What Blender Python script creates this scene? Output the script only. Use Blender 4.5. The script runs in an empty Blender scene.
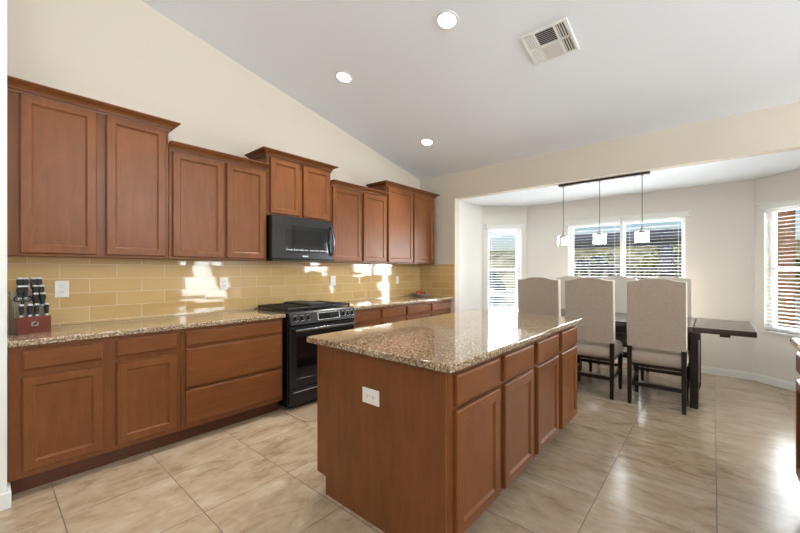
import bpy, bmesh, math, random
from mathutils import Vector, Matrix
random.seed(7)
S = bpy.context.scene
C = S.collection
PI = math.pi

# ---------------------------------------------------------------- camera, world, lights, exposure
cam = bpy.data.objects.new('camera', bpy.data.cameras.new('camera'))
C.objects.link(cam)
cam.location = (3.646, 0.0, 1.3152)
cam.rotation_euler = (PI / 2, 0, 0.7137)
cam.data.sensor_width = 36.0
cam.data.lens = 361.83 / 800 * 36.0
cam.data.shift_y = 4.0 / 800
cam.data.clip_start = 0.02
S.camera = cam

w = bpy.data.worlds.new('sky'); S.world = w; w.use_nodes = True
wn = w.node_tree.nodes; wl = w.node_tree.links
bg = wn['Background']
sky = wn.new('ShaderNodeTexSky'); sky.sky_type = 'NISHITA'
sky.sun_disc = False; sky.sun_elevation = math.radians(38); sky.sun_rotation = math.radians(200)
sky.air_density = 1.0; sky.dust_density = 0.6; sky.ozone_density = 1.5
wl.new(sky.outputs[0], bg.inputs[0]); bg.inputs[1].default_value = 0.07

S.view_settings.view_transform = 'Standard'; S.view_settings.look = 'None'
S.view_settings.gamma = 1.0; S.view_settings.use_curve_mapping = False
S.view_settings.exposure = 0.36

def sun(name, rot, strength, angle, col):
    l = bpy.data.lights.new(name, 'SUN'); l.energy = strength; l.angle = angle; l.color = col
    o = bpy.data.objects.new(name, l); C.objects.link(o); o.rotation_euler = rot
    return o
sun('sun', (math.radians(50), 0, math.radians(-60)), 1.3, 0.01, (1, .95, .86))

def area(name, loc, rot, sx, sy, power, col=(1, 1, 1)):
    l = bpy.data.lights.new(name, 'AREA'); l.shape = 'RECTANGLE'; l.size = sx; l.size_y = sy
    l.energy = power; l.color = col
    o = bpy.data.objects.new(name, l); C.objects.link(o); o.location = loc; o.rotation_euler = rot
    return o
# daylight in the bay and far right window; the added fills are unseen, aimed upward
area('added_fill_rear', (3.4, -3.12, 1.35), (math.radians(176), 0, 0), 3.5, 2.3, 75, (.82, .92, 1))  # added uplight that brightens the ceiling, no known window behind it
area('daylight_right', (7.48, 4.12, 1.1), (0, math.radians(125), 0), 2.0, .85, 48, (.88, .96, 1))
area('added_fill_right_rear', (7.48, -1.7, 2.3), (0, math.radians(156), 0), 1.3, 2.2, 150, (.82, .92, 1))  # added fill aimed up at the ceiling from an invented high opening
area('added_fill_right_top', (7.48, 2.3, 2.75), (0, math.radians(152), 0), .7, 2.4, 190, (.82, .92, 1))  # added fill from an invented clerestory, set above what the tiles mirror
area('daylight_bay_centre', (2.64, 6.17, 1.33), (-PI / 2, 0, 0), 1.42, 1.38, 135, (.92, .97, 1))
area('daylight_bay_left', (.86, 5.92, 1.33), (-PI / 2, 0, math.radians(42)), .5, 1.38, 52, (.92, .97, 1))
area('daylight_bay_right', (4.40, 5.90, 1.33), (-PI / 2, 0, math.radians(-42)), .5, 1.38, 30, (.92, .97, 1))

# ---------------------------------------------------------------- node helpers / materials
def new_mat(name):
    m = bpy.data.materials.new(name); m.use_nodes = True
    nt = m.node_tree; b = nt.nodes['Principled BSDF']
    return m, nt, b
def N(nt, typ, **kw):
    n = nt.nodes.new(typ)
    for k, v in kw.items(): setattr(n, k, v)
    return n
def lk(nt, a, b): nt.links.new(a, b)
def setin(nt, sock, v):
    if hasattr(v, 'is_output') or isinstance(v, bpy.types.NodeSocket): lk(nt, v, sock)
    else: sock.default_value = v
def math_(nt, op, a, b=None, c=None):
    n = N(nt, 'ShaderNodeMath', operation=op)
    setin(nt, n.inputs[0], a)
    if b is not None: setin(nt, n.inputs[1], b)
    if c is not None: setin(nt, n.inputs[2], c)
    return n.outputs[0]
def vmath(nt, op, a, b=None):
    n = N(nt, 'ShaderNodeVectorMath', operation=op)
    setin(nt, n.inputs[0], a)
    if b is not None: setin(nt, n.inputs[1], b)
    return n.outputs[0]
def mixc(nt, f, a, b):
    n = N(nt, 'ShaderNodeMix', data_type='RGBA')
    setin(nt, n.inputs[0], f); setin(nt, n.inputs[6], a); setin(nt, n.inputs[7], b)
    return n.outputs[2]
def ramp(nt, f, stops):
    n = N(nt, 'ShaderNodeValToRGB'); e = n.color_ramp.elements
    while len(e) < len(stops): e.new(0.5)
    for i, (p, c) in enumerate(stops): e[i].position = p; e[i].color = c
    lk(nt, f, n.inputs[0]); return n.outputs[0]
def noise(nt, vec, scale, detail=3, rough=.55, dist=0):
    n = N(nt, 'ShaderNodeTexNoise'); lk(nt, vec, n.inputs['Vector'])
    n.inputs['Scale'].default_value = scale; n.inputs['Detail'].default_value = detail
    n.inputs['Roughness'].default_value = rough; n.inputs['Distortion'].default_value = dist
    return n.outputs[0]
def srgb(r, g, b):
    f = lambda v: (v / 255 / 12.92) if v / 255 <= .04045 else ((v / 255 + .055) / 1.055) ** 2.4
    return (f(r), f(g), f(b), 1)
def plain(name, col, rough=.5, metal=0, spec=.5, coat=0, emit=None, estr=0):
    m, nt, b = new_mat(name)
    b.inputs['Base Color'].default_value = col; b.inputs['Roughness'].default_value = rough
    b.inputs['Metallic'].default_value = metal; b.inputs['Specular IOR Level'].default_value = spec
    b.inputs['Coat Weight'].default_value = coat
    # slight procedural variation so that nothing is a dead flat colour
    tc = N(nt, 'ShaderNodeTexCoord')
    n = noise(nt, tc.outputs['Object'], 14, 2)
    v = math_(nt, 'MULTIPLY_ADD', n, .10, .95)
    h = N(nt, 'ShaderNodeHueSaturation'); h.inputs['Color'].default_value = col
    lk(nt, v, h.inputs['Value']); lk(nt, h.outputs[0], b.inputs['Base Color'])
    if emit: b.inputs['Emission Color'].default_value = emit; b.inputs['Emission Strength'].default_value = estr
    return m

def wood(name, c1, c2, scale, rough, coat):
    m, nt, b = new_mat(name)
    tc = N(nt, 'ShaderNodeTexCoord'); oi = N(nt, 'ShaderNodeObjectInfo')
    off = vmath(nt, 'ADD', tc.outputs['Object'], vmath(nt, 'SCALE', oi.outputs['Location']))
    mp = N(nt, 'ShaderNodeMapping'); lk(nt, tc.outputs['Object'], mp.inputs[0]); mp.inputs['Scale'].default_value = scale
    rv = N(nt, 'ShaderNodeCombineXYZ')
    r100 = math_(nt, 'MULTIPLY', oi.outputs['Random'], 37.0)
    for i in range(3): lk(nt, r100, rv.inputs[i])
    vec = vmath(nt, 'ADD', mp.outputs[0], rv.outputs[0])
    g1 = noise(nt, vec, 3.0, 4, .6, .4)
    g2 = noise(nt, vec, 26.0, 2, .5)
    blotch = noise(nt, vmath(nt, 'ADD', tc.outputs['Object'], rv.outputs[0]), 5.0, 3)
    f = math_(nt, 'ADD', math_(nt, 'MULTIPLY', g1, .5), math_(nt, 'ADD', math_(nt, 'MULTIPLY', g2, .2), math_(nt, 'MULTIPLY', blotch, .3)))
    col = ramp(nt, f, [(.32, c2), (.68, c1)])
    lk(nt, col, b.inputs['Base Color'])
    b.inputs['Roughness'].default_value = rough
    b.inputs['Coat Weight'].default_value = coat; b.inputs['Coat Roughness'].default_value = .28; b.inputs['Specular IOR Level'].default_value = .24
    bp = N(nt, 'ShaderNodeBump'); bp.inputs['Strength'].default_value = .03; bp.inputs['Distance'].default_value = .002
    lk(nt, g2, bp.inputs['Height']); lk(nt, bp.outputs[0], b.inputs['Normal'])
    return m
WC1, WC2 = srgb(132, 80, 43), srgb(106, 62, 32)
M = {}
M['wood'] = wood('cabinet_wood', WC1, WC2, (9, 9, 1.2), .34, .05)
M['wood_h'] = wood('drawer_wood', WC1, WC2, (9, 1.2, 9), .34, .05)
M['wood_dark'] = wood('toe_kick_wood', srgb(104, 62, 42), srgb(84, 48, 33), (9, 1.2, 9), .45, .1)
M['espresso'] = wood('espresso_wood', srgb(46, 30, 24), srgb(30, 20, 17), (1.2, 9, 9), .34, .1)
M['table_wood'] = wood('espresso_table_top', srgb(58, 42, 36), srgb(34, 24, 21), (1.2, 9, 9), .22, .35)
M['table_wood'].node_tree.nodes['Principled BSDF'].inputs['Specular IOR Level'].default_value = .5
M['knife_wood'] = wood('red_block_wood', srgb(112, 48, 30), srgb(86, 34, 22), (9, 1.5, 9), .35, .3)

def granite():
    m, nt, b = new_mat('speckled_granite')
    g = N(nt, 'ShaderNodeNewGeometry'); P = g.outputs['Position']
    n1 = noise(nt, P, 80, 4, .65); n2 = noise(nt, P, 7, 3, .6); n3 = noise(nt, P, 120, 2, .6)
    col = ramp(nt, n1, [(.28, srgb(72, 58, 46)), (.42, srgb(132, 104, 76)), (.52, srgb(160, 132, 102)), (.62, srgb(178, 154, 124)), (.76, srgb(198, 182, 158))])
    col = mixc(nt, math_(nt, 'MULTIPLY', math_(nt, 'GREATER_THAN', n2, .55), .25), col, srgb(172, 138, 98))
    v = N(nt, 'ShaderNodeTexVoronoi'); lk(nt, P, v.inputs['Vector']); v.inputs['Scale'].default_value = 130
    wn_ = N(nt, 'ShaderNodeTexWhiteNoise'); lk(nt, v.outputs['Color'], wn_.inputs[0])
    dark = math_(nt, 'GREATER_THAN', wn_.outputs[0], .84)
    col = mixc(nt, math_(nt, 'MULTIPLY', dark, .75), col, srgb(66, 56, 48))
    lt = math_(nt, 'LESS_THAN', wn_.outputs[0], .12)
    col = mixc(nt, math_(nt, 'MULTIPLY', lt, .6), col, srgb(218, 208, 192))
    lk(nt, col, b.inputs['Base Color']); b.inputs['Roughness'].default_value = .06
    b.inputs['Specular IOR Level'].default_value = .7; b.inputs['Coat Weight'].default_value = .25; b.inputs['Coat Roughness'].default_value = .03
    return m
M['granite'] = granite()

def tile_backsplash(name, axis):
    m, nt, b = new_mat(name)
    g = N(nt, 'ShaderNodeNewGeometry'); sp = N(nt, 'ShaderNodeSeparateXYZ'); lk(nt, g.outputs['Position'], sp.inputs[0])
    u, z = sp.outputs[axis], sp.outputs[2]
    W, H, G = .337, .1085, .0034
    v = math_(nt, 'DIVIDE', math_(nt, 'SUBTRACT', z, 1.037 - 2 * H), H)
    row = math_(nt, 'FLOOR', v)
    par = math_(nt, 'MODULO', row, 2.0)
    uu = math_(nt, 'ADD', math_(nt, 'DIVIDE', math_(nt, 'SUBTRACT', u, .711 - 10 * W), W), math_(nt, 'MULTIPLY', par, .5))
    if axis == 0: uu = math_(nt, 'ADD', uu, .37)
    col_i = math_(nt, 'FLOOR', uu)
    fu = math_(nt, 'SUBTRACT', uu, col_i); fv = math_(nt, 'SUBTRACT', v, row)
    du = math_(nt, 'MULTIPLY', math_(nt, 'MINIMUM', fu, math_(nt, 'SUBTRACT', 1.0, fu)), W)
    dv = math_(nt, 'MULTIPLY', math_(nt, 'MINIMUM', fv, math_(nt, 'SUBTRACT', 1.0, fv)), H)
    grout = math_(nt, 'LESS_THAN', math_(nt, 'MINIMUM', du, dv), G * .5)
    cb = N(nt, 'ShaderNodeCombineXYZ'); lk(nt, col_i, cb.inputs[0]); lk(nt, row, cb.inputs[1])
    wn_ = N(nt, 'ShaderNodeTexWhiteNoise', noise_dimensions='2D'); lk(nt, cb.outputs[0], wn_.inputs[0])
    streak = noise(nt, vmath(nt, 'MULTIPLY', g.outputs['Position'], (4, 4, 60)), 1.0, 3)
    f = math_(nt, 'ADD', math_(nt, 'MULTIPLY', wn_.outputs[0], .55), math_(nt, 'MULTIPLY', streak, .45))
    tcol = ramp(nt, f, [(.1, srgb(196, 158, 98)), (.9, srgb(212, 178, 122))])
    lk(nt, mixc(nt, grout, tcol, srgb(226, 210, 178)), b.inputs['Base Color'])
    lk(nt, math_(nt, 'MULTIPLY_ADD', grout, .6, .06), b.inputs['Roughness'])
    b.inputs['Coat Weight'].default_value = .6; b.inputs['Coat Roughness'].default_value = .03
    tilt = vmath(nt, 'MULTIPLY', vmath(nt, 'SUBTRACT', wn_.outputs[1], (.5, .5, .5)), (.035, .035, .035))
    nn = vmath(nt, 'NORMALIZE', vmath(nt, 'ADD', g.outputs['Normal'], tilt))
    lk(nt, nn, b.inputs['Normal']); lk(nt, nn, b.inputs['Coat Normal'])
    return m
M['tile_y'] = tile_backsplash('honey_glass_tile', 1)
M['tile_x'] = tile_backsplash('honey_glass_tile_end', 0)

def floor_tile():
    m, nt, b = new_mat('travertine_porcelain_floor')
    g = N(nt, 'ShaderNodeNewGeometry'); P = g.outputs['Position']
    sp = N(nt, 'ShaderNodeSeparateXYZ'); lk(nt, P, sp.inputs[0])
    A, B, G = .527, .511, .0055
    u = math_(nt, 'DIVIDE', math_(nt, 'SUBTRACT', sp.outputs[0], 3.66 - 40 * A), A)
    v = math_(nt, 'DIVIDE', math_(nt, 'SUBTRACT', sp.outputs[1], .28 - 40 * B), B)
    iu, iv = math_(nt, 'FLOOR', u), math_(nt, 'FLOOR', v)
    fu, fv = math_(nt, 'SUBTRACT', u, iu), math_(nt, 'SUBTRACT', v, iv)
    du = math_(nt, 'MULTIPLY', math_(nt, 'MINIMUM', fu, math_(nt, 'SUBTRACT', 1.0, fu)), A)
    dv = math_(nt, 'MULTIPLY', math_(nt, 'MINIMUM', fv, math_(nt, 'SUBTRACT', 1.0, fv)), B)
    grout = math_(nt, 'LESS_THAN', math_(nt, 'MINIMUM', du, dv), G * .5)
    cb = N(nt, 'ShaderNodeCombineXYZ'); lk(nt, iu, cb.inputs[0]); lk(nt, iv, cb.inputs[1])
    wn_ = N(nt, 'ShaderNodeTexWhiteNoise', noise_dimensions='2D'); lk(nt, cb.outputs[0], wn_.inputs[0])
    off = vmath(nt, 'SCALE', wn_.outputs[1]); off.node.inputs['Scale'].default_value = 23.0
    # veins run along one tile axis, turned on the tiles of the aisle beyond the island
    side = math_(nt, 'GREATER_THAN', iu, 38.5 - 1)
    pa = vmath(nt, 'ADD', vmath(nt, 'MULTIPLY', P, (6.5, 3.0, 1)), off)
    pb = vmath(nt, 'ADD', vmath(nt, 'MULTIPLY', P, (3.0, 7.5, 1)), off)
    mx = N(nt, 'ShaderNodeMix', data_type='VECTOR'); lk(nt, side, mx.inputs[0]); lk(nt, pa, mx.inputs[4]); lk(nt, pb, mx.inputs[5])
    pv = mx.outputs[1]
    n1 = noise(nt, pv, 1.0, 6, .62, .9); n2 = noise(nt, pv, 3.2, 5, .7, .5)
    f = math_(nt, 'ADD', math_(nt, 'MULTIPLY', n1, .6), math_(nt, 'MULTIPLY', n2, .4))
    f = math_(nt, 'ADD', f, math_(nt, 'MULTIPLY', math_(nt, 'SUBTRACT', wn_.outputs[0], .5), .06))
    col = ramp(nt, f, [(.34, srgb(142, 119, 95)), (.46, srgb(168, 146, 119)), (.56, srgb(180, 160, 135)), (.68, srgb(192, 176, 153))])
    lk(nt, mixc(nt, grout, col, srgb(104, 86, 70)), b.inputs['Base Color'])
    lk(nt, math_(nt, 'MULTIPLY_ADD', n2, .12, math_(nt, 'MULTIPLY_ADD', grout, .4, .17)), b.inputs['Roughness'])
    b.inputs['Specular IOR Level'].default_value = .7
    bp = N(nt, 'ShaderNodeBump'); bp.inputs['Strength'].default_value = .05; bp.inputs['Distance'].default_value = .004
    lk(nt, n2, bp.inputs['Height']); lk(nt, bp.outputs[0], b.inputs['Normal'])
    return m
M['floor'] = floor_tile()

def painted(name, col, bump=.1, scale=70, rough=.75):
    m, nt, b = new_mat(name)
    g = N(nt, 'ShaderNodeNewGeometry')
    n = noise(nt, g.outputs['Position'], scale, 3, .6); n0 = noise(nt, g.outputs['Position'], 1.3, 2)
    h = N(nt, 'ShaderNodeHueSaturation'); h.inputs['Color'].default_value = col
    lk(nt, math_(nt, 'MULTIPLY_ADD', n0, .03, .985), h.inputs['Value']); lk(nt, h.outputs[0], b.inputs['Base Color'])
    b.inputs['Roughness'].default_value = rough; b.inputs['Specular IOR Level'].default_value = .25
    bp = N(nt, 'ShaderNodeBump'); bp.inputs['Strength'].default_value = bump; bp.inputs['Distance'].default_value = .006
    lk(nt, n, bp.inputs['Height']); lk(nt, bp.outputs[0], b.inputs['Normal'])
    return m
M['wall'] = painted('beige_wall_paint', srgb(214, 203, 188))
M['wall_nook'] = painted('pale_wall_paint', srgb(230, 225, 217))
M['ceiling'] = painted('white_ceiling_texture', srgb(242, 246, 251), .35, 38)
M['white'] = painted('white_trim_paint', srgb(238, 237, 232), .0, 40, .4)

def fabric():
    m, nt, b = new_mat('taupe_linen')
    tc = N(nt, 'ShaderNodeTexCoord')
    a = noise(nt, vmath(nt, 'MULTIPLY', tc.outputs['Object'], (220, 220, 30)), 1, 2)
    c = noise(nt, vmath(nt, 'MULTIPLY', tc.outputs['Object'], (30, 30, 220)), 1, 2)
    f = math_(nt, 'MULTIPLY', math_(nt, 'ADD', a, c), .5)
    lk(nt, ramp(nt, f, [(.35, srgb(170, 154, 138)), (.65, srgb(186, 171, 155))]), b.inputs['Base Color'])
    b.inputs['Roughness'].default_value = .85; b.inputs['Sheen Weight'].default_value = .25
    b.inputs['Specular IOR Level'].default_value = .25
    bp = N(nt, 'ShaderNodeBump'); bp.inputs['Strength'].default_value = .15; bp.inputs['Distance'].default_value = .001
    lk(nt, f, bp.inputs['Height']); lk(nt, bp.outputs[0], b.inputs['Normal'])
    return m
M['linen'] = fabric()
M['cream'] = plain('cream_upholstery', srgb(216, 208, 196), .85, spec=.25)
def mat_weave():
    m, nt, b = new_mat('woven_mat')
    tc = N(nt, 'ShaderNodeTexCoord')
    c = N(nt, 'ShaderNodeTexChecker'); lk(nt, tc.outputs['Object'], c.inputs[0]); c.inputs['Scale'].default_value = 90
    c.inputs[1].default_value = srgb(158, 137, 112); c.inputs[2].default_value = srgb(124, 104, 82)
    lk(nt, c.outputs[0], b.inputs['Base Color']); b.inputs['Roughness'].default_value = .9
    return m
M['mat'] = mat_weave(); M['mat_edge'] = plain('mat_edge', srgb(166, 143, 116), .85)
M['blk_steel'] = plain('black_stainless', srgb(62, 61, 62), .26, .8)
M['blk'] = plain('black_enamel', srgb(20, 20, 22), .25)
M['iron'] = plain('cast_iron', srgb(30, 30, 33), .45)
M['glass_blk'] = plain('black_glass', srgb(12, 14, 17), .05, 0, .6)
M['mw_glass'] = plain('smoked_glass', srgb(16, 20, 22), .05, 0, .7, .3)
M['steel'] = plain('brushed_steel', srgb(190, 190, 192), .22, 1)
M['handle_steel'] = plain('dark_polished_steel', srgb(120, 120, 124), .2, 1)
M['bright_mark'] = plain('pale_marking', srgb(205, 210, 215), .4)
M['plate'] = plain('white_plastic', srgb(240, 236, 228), .35)
M['slot'] = plain('outlet_slots', srgb(120, 110, 100), .5)
M['bronze'] = plain('dark_nickel', srgb(70, 66, 64), .35, .8)
M['cord'] = plain('grey_cord', srgb(120, 116, 112), .4, .3)
M['lens'] = plain('light_lens', (1, 1, 1, 1), .4, emit=(1, .95, .86, 1), estr=9)
M['bulb'] = plain('lamp_bulb', (1, 1, 1, 1), .4, emit=(1, .88, .7, 1), estr=3)
M['vinyl'] = plain('white_vinyl', srgb(240, 240, 238), .35)
M['slat'] = plain('blind_slat', srgb(240, 240, 238), .5)
def slatm():
    m, nt, b = new_mat('blind_slat_white')
    b.inputs['Base Color'].default_value = srgb(242, 242, 240); b.inputs['Roughness'].default_value = .5
    tl = N(nt, 'ShaderNodeBsdfTranslucent'); tl.inputs[0].default_value = srgb(242, 242, 240)
    tc = N(nt, 'ShaderNodeTexCoord'); n = noise(nt, tc.outputs['Object'], 8, 2)
    mx = N(nt, 'ShaderNodeMixShader'); lk(nt, math_(nt, 'MULTIPLY_ADD', n, .1, .4), mx.inputs[0]); lk(nt, b.outputs[0], mx.inputs[1]); lk(nt, tl.outputs[0], mx.inputs[2])
    lk(nt, mx.outputs[0], nt.nodes['Material Output'].inputs[0]); return m
M['slat'] = slatm()
M['grille_dark'] = plain('duct_dark', srgb(70, 70, 72), .8)
M['riser'] = plain('smoky_acrylic', srgb(150, 136, 116), .2)
M['cap'] = plain('satin_cap', srgb(214, 214, 214), .35, .25)
M['knife_blk'] = plain('black_handle', srgb(28, 27, 28), .35)
M['bowl'] = plain('grey_stoneware', srgb(176, 168, 158), .35)
M['red'] = plain('red_fruit', srgb(176, 54, 36), .35)
M['dark_fruit'] = plain('dark_fruit', srgb(92, 44, 30), .4)
M['ram'] = plain('slate_blue_paint', srgb(74, 80, 104), .6)
M['ram_dark'] = plain('dark_slate_timber', srgb(62, 64, 74), .7)
M['fence'] = plain('black_iron', srgb(40, 42, 46), .5)
def glassm(name, rough=0.0, ior=1.45, tint=(1, 1, 1, 1)):
    m, nt, b = new_mat(name)
    tc = N(nt, 'ShaderNodeTexCoord')
    b.inputs['Base Color'].default_value = tint; b.inputs['Roughness'].default_value = rough
    b.inputs['Transmission Weight'].default_value = 1; b.inputs['IOR'].default_value = ior
    return m
M['shade'] = glassm('clear_shade_glass', .05, 1.45)
def pane_mat():
    m, nt, b = new_mat('window_pane'); nt.nodes.remove(b)
    out = nt.nodes['Material Output']
    t = N(nt, 'ShaderNodeBsdfTransparent'); gl = N(nt, 'ShaderNodeBsdfGlossy'); gl.inputs['Roughness'].default_value = .02
    fr = N(nt, 'ShaderNodeFresnel'); fr.inputs[0].default_value = 1.25
    mx = N(nt, 'ShaderNodeMixShader'); lk(nt, fr.outputs[0], mx.inputs[0]); lk(nt, t.outputs[0], mx.inputs[1]); lk(nt, gl.outputs[0], mx.inputs[2])
    lk(nt, mx.outputs[0], out.inputs[0]); return m
M['pane'] = pane_mat()
def noisy(name, stops, scale, rough=.9, detail=5):
    m, nt, b = new_mat(name); tc = N(nt, 'ShaderNodeNewGeometry')
    n = noise(nt, tc.outputs['Position'], scale, detail, .7)
    lk(nt, ramp(nt, n, stops), b.inputs['Base Color']); b.inputs['Roughness'].default_value = rough
    b.inputs['Specular IOR Level'].default_value = .2
    return m
M['hill'] = noisy('dry_hillside', [(.35, srgb(92, 98, 62)), (.5, srgb(158, 148, 98)), (.65, srgb(196, 182, 132))], .55)
M['leaf'] = noisy('olive_leaves', [(.35, srgb(52, 66, 40)), (.5, srgb(110, 120, 64)), (.65, srgb(170, 168, 100))], 3)
M['leaf_dark'] = noisy('dark_leaves', [(.35, srgb(36, 52, 56)), (.6, srgb(72, 96, 92))], 3)
M['bark'] = noisy('bark', [(.3, srgb(70, 56, 46)), (.7, srgb(110, 92, 74))], 9)
M['patio'] = noisy('patio_concrete', [(.3, srgb(176, 168, 158)), (.7, srgb(202, 196, 186))], 4)
def brickm():
    m, nt, b = new_mat('pillar_brick'); tc = N(nt, 'ShaderNodeTexCoord')
    mp = N(nt, 'ShaderNodeMapping'); lk(nt, tc.outputs['Object'], mp.inputs[0]); mp.inputs['Rotation'].default_value = (PI / 2, 0, 0)
    br = N(nt, 'ShaderNodeTexBrick'); lk(nt, mp.outputs[0], br.inputs[0]); br.inputs['Scale'].default_value = 1
    br.inputs['Brick Width'].default_value = .22; br.inputs['Row Height'].default_value = .075; br.inputs['Mortar Size'].default_value = .006
    br.inputs['Color1'].default_value = srgb(178, 128, 92); br.inputs['Color2'].default_value = srgb(162, 112, 80); br.inputs['Mortar'].default_value = srgb(182, 148, 118)
    lk(nt, br.outputs[0], b.inputs['Base Color']); b.inputs['Roughness'].default_value = .9; return m
M['brick'] = brickm()
M['water'] = plain('pool_water', srgb(96, 176, 190), .05)

# ---------------------------------------------------------------- mesh helpers
def bm_(): return bmesh.new()
def box(b, x0, x1, y0, y1, z0, z1, bev=0, seg=1, mat=None):
    vs = [b.verts.new((x, y, z)) for x in (x0, x1) for y in (y0, y1) for z in (z0, z1)]
    f = [(0, 1, 3, 2), (4, 6, 7, 5), (0, 4, 5, 1), (2, 3, 7, 6), (0, 2, 6, 4), (1, 5, 7, 3)]
    fs = [b.faces.new([vs[i] for i in q]) for q in f]
    if mat is not None: bmesh.ops.transform(b, matrix=mat, verts=vs)
    if bev:
        ed = list({e for q in fs for e in q.edges})
        bmesh.ops.bevel(b, geom=ed, offset=bev, segments=seg, affect='EDGES', profile=.5)
    return b
def cyl(b, p, q, r0, r1=None, seg=16, caps=True):
    r1 = r0 if r1 is None else r1
    p, q = Vector(p), Vector(q); d = (q - p).normalized()
    t = Vector((1, 0, 0)) if abs(d.x) < .9 else Vector((0, 1, 0))
    a = d.cross(t).normalized(); c = d.cross(a)
    A = [b.verts.new(p + (a * math.cos(2 * PI * i / seg) + c * math.sin(2 * PI * i / seg)) * r0) for i in range(seg)]
    B = [b.verts.new(q + (a * math.cos(2 * PI * i / seg) + c * math.sin(2 * PI * i / seg)) * r1) for i in range(seg)]
    for i in range(seg): b.faces.new((A[i], A[(i + 1) % seg], B[(i + 1) % seg], B[i]))
    if caps: b.faces.new(A); b.faces.new(B)
    return b
def lathe(b, prof, seg=32, center=(0, 0, 0), closed=False):
    rings = []
    cx, cy, cz = center
    for r, z in prof:
        if r < 1e-6: rings.append([b.verts.new((cx, cy, cz + z))])
        else: rings.append([b.verts.new((cx + r * math.cos(2 * PI * i / seg), cy + r * math.sin(2 * PI * i / seg), cz + z)) for i in range(seg)])
    n = len(rings)
    for k in range(n if closed else n - 1):
        A, B = rings[k], rings[(k + 1) % n]
        for i in range(seg):
            j = (i + 1) % seg
            if len(A) == 1 and len(B) == 1: continue
            if len(A) == 1: b.faces.new((A[0], B[i], B[j]))
            elif len(B) == 1: b.faces.new((A[i], A[j], B[0]))
            else: b.faces.new((A[i], A[j], B[j], B[i]))
    return b
def prism(b, pts, axis, a0, a1, bev=0, seg=1):
    """pts: polygon in the plane normal to axis (0:x -> (y,z), 1:y -> (x,z), 2:z -> (x,y))."""
    def mk(p, a):
        return {0: (a, p[0], p[1]), 1: (p[0], a, p[1]), 2: (p[0], p[1], a)}[axis]
    A = [b.verts.new(mk(p, a0)) for p in pts]; B = [b.verts.new(mk(p, a1)) for p in pts]
    n = len(pts); fs = [b.faces.new(A), b.faces.new(B)]
    for i in range(n): fs.append(b.faces.new((A[i], A[(i + 1) % n], B[(i + 1) % n], B[i])))
    if bev:
        ed = list(fs[0].edges) + list(fs[1].edges)
        bmesh.ops.bevel(b, geom=ed, offset=bev, segments=seg, affect='EDGES', profile=.5)
    return b
def tube(b, pts, r, seg=8):
    for p, q in zip(pts[:-1], pts[1:]): cyl(b, p, q, r, r, seg)
    return b
def rects(b, loops, mp, cap_last=True, cap_first=True):
    """loops of rectangles (u0,u1,v0,v1,d) lofted; mp maps (u,v,d) to a point."""
    R = []
    for u0, u1, v0, v1, d in loops:
        R.append([b.verts.new(mp(u, v, d)) for u, v in ((u0, v0), (u1, v0), (u1, v1), (u0, v1))])
    for A, B in zip(R[:-1], R[1:]):
        for i in range(4): b.faces.new((A[i], A[(i + 1) % 4], B[(i + 1) % 4], B[i]))
    if cap_first: b.faces.new(R[0])
    if cap_last: b.faces.new(R[-1])
    return b

def root_of(o):
    while o.parent: o = o.parent
    return o
def obj(name, b, mat, parent=None, smooth=30, label=None):
    bmesh.ops.recalc_face_normals(b, faces=b.faces)
    me = bpy.data.meshes.new(name)
    if parent is not None:
        bmesh.ops.translate(b, verts=b.verts, vec=-root_of(parent).location)
    b.to_mesh(me); b.free()
    o = bpy.data.objects.new(name, me); C.objects.link(o)
    me.materials.append(M[mat] if isinstance(mat, str) else mat)
    if smooth:
        for p in me.polygons: p.use_smooth = True
        me.set_sharp_from_angle(angle=math.radians(smooth))
        if smooth < 50:
            wm = o.modifiers.new('weighted', 'WEIGHTED_NORMAL'); wm.keep_sharp = True; wm.weight = 60
    if parent is not None: o.parent = parent
    if label: o['label'] = label
    return o
def thing(name, label, cat, loc=(0, 0, 0), group=None):
    o = bpy.data.objects.new(name, None); C.objects.link(o); o.empty_display_size = .1
    o.location = loc; o['label'] = label; o['category'] = cat
    if group: o['group'] = group
    return o
def tag(o, label, cat, group=None, kind=None):
    o['label'] = label; o['category'] = cat
    if group: o['group'] = group
    if kind: o['kind'] = kind
    return o
def struct(name, b, mat, parent=None, smooth=30):
    o = obj(name, b, mat, parent, smooth)
    if parent is None: o['kind'] = 'structure'
    return o
def dup(root, label, group=None, loc=None, rotz=None):
    def cp(o, par):
        c = o.copy(); C.objects.link(c); c.parent = par
        for ch in list(o.children): cp(ch, c)
        return c
    r = cp(root, None); r['label'] = label
    if group: r['group'] = group
    if loc is not None: r.location = loc
    if rotz is not None: r.rotation_euler = (0, 0, rotz)
    return r

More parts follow.
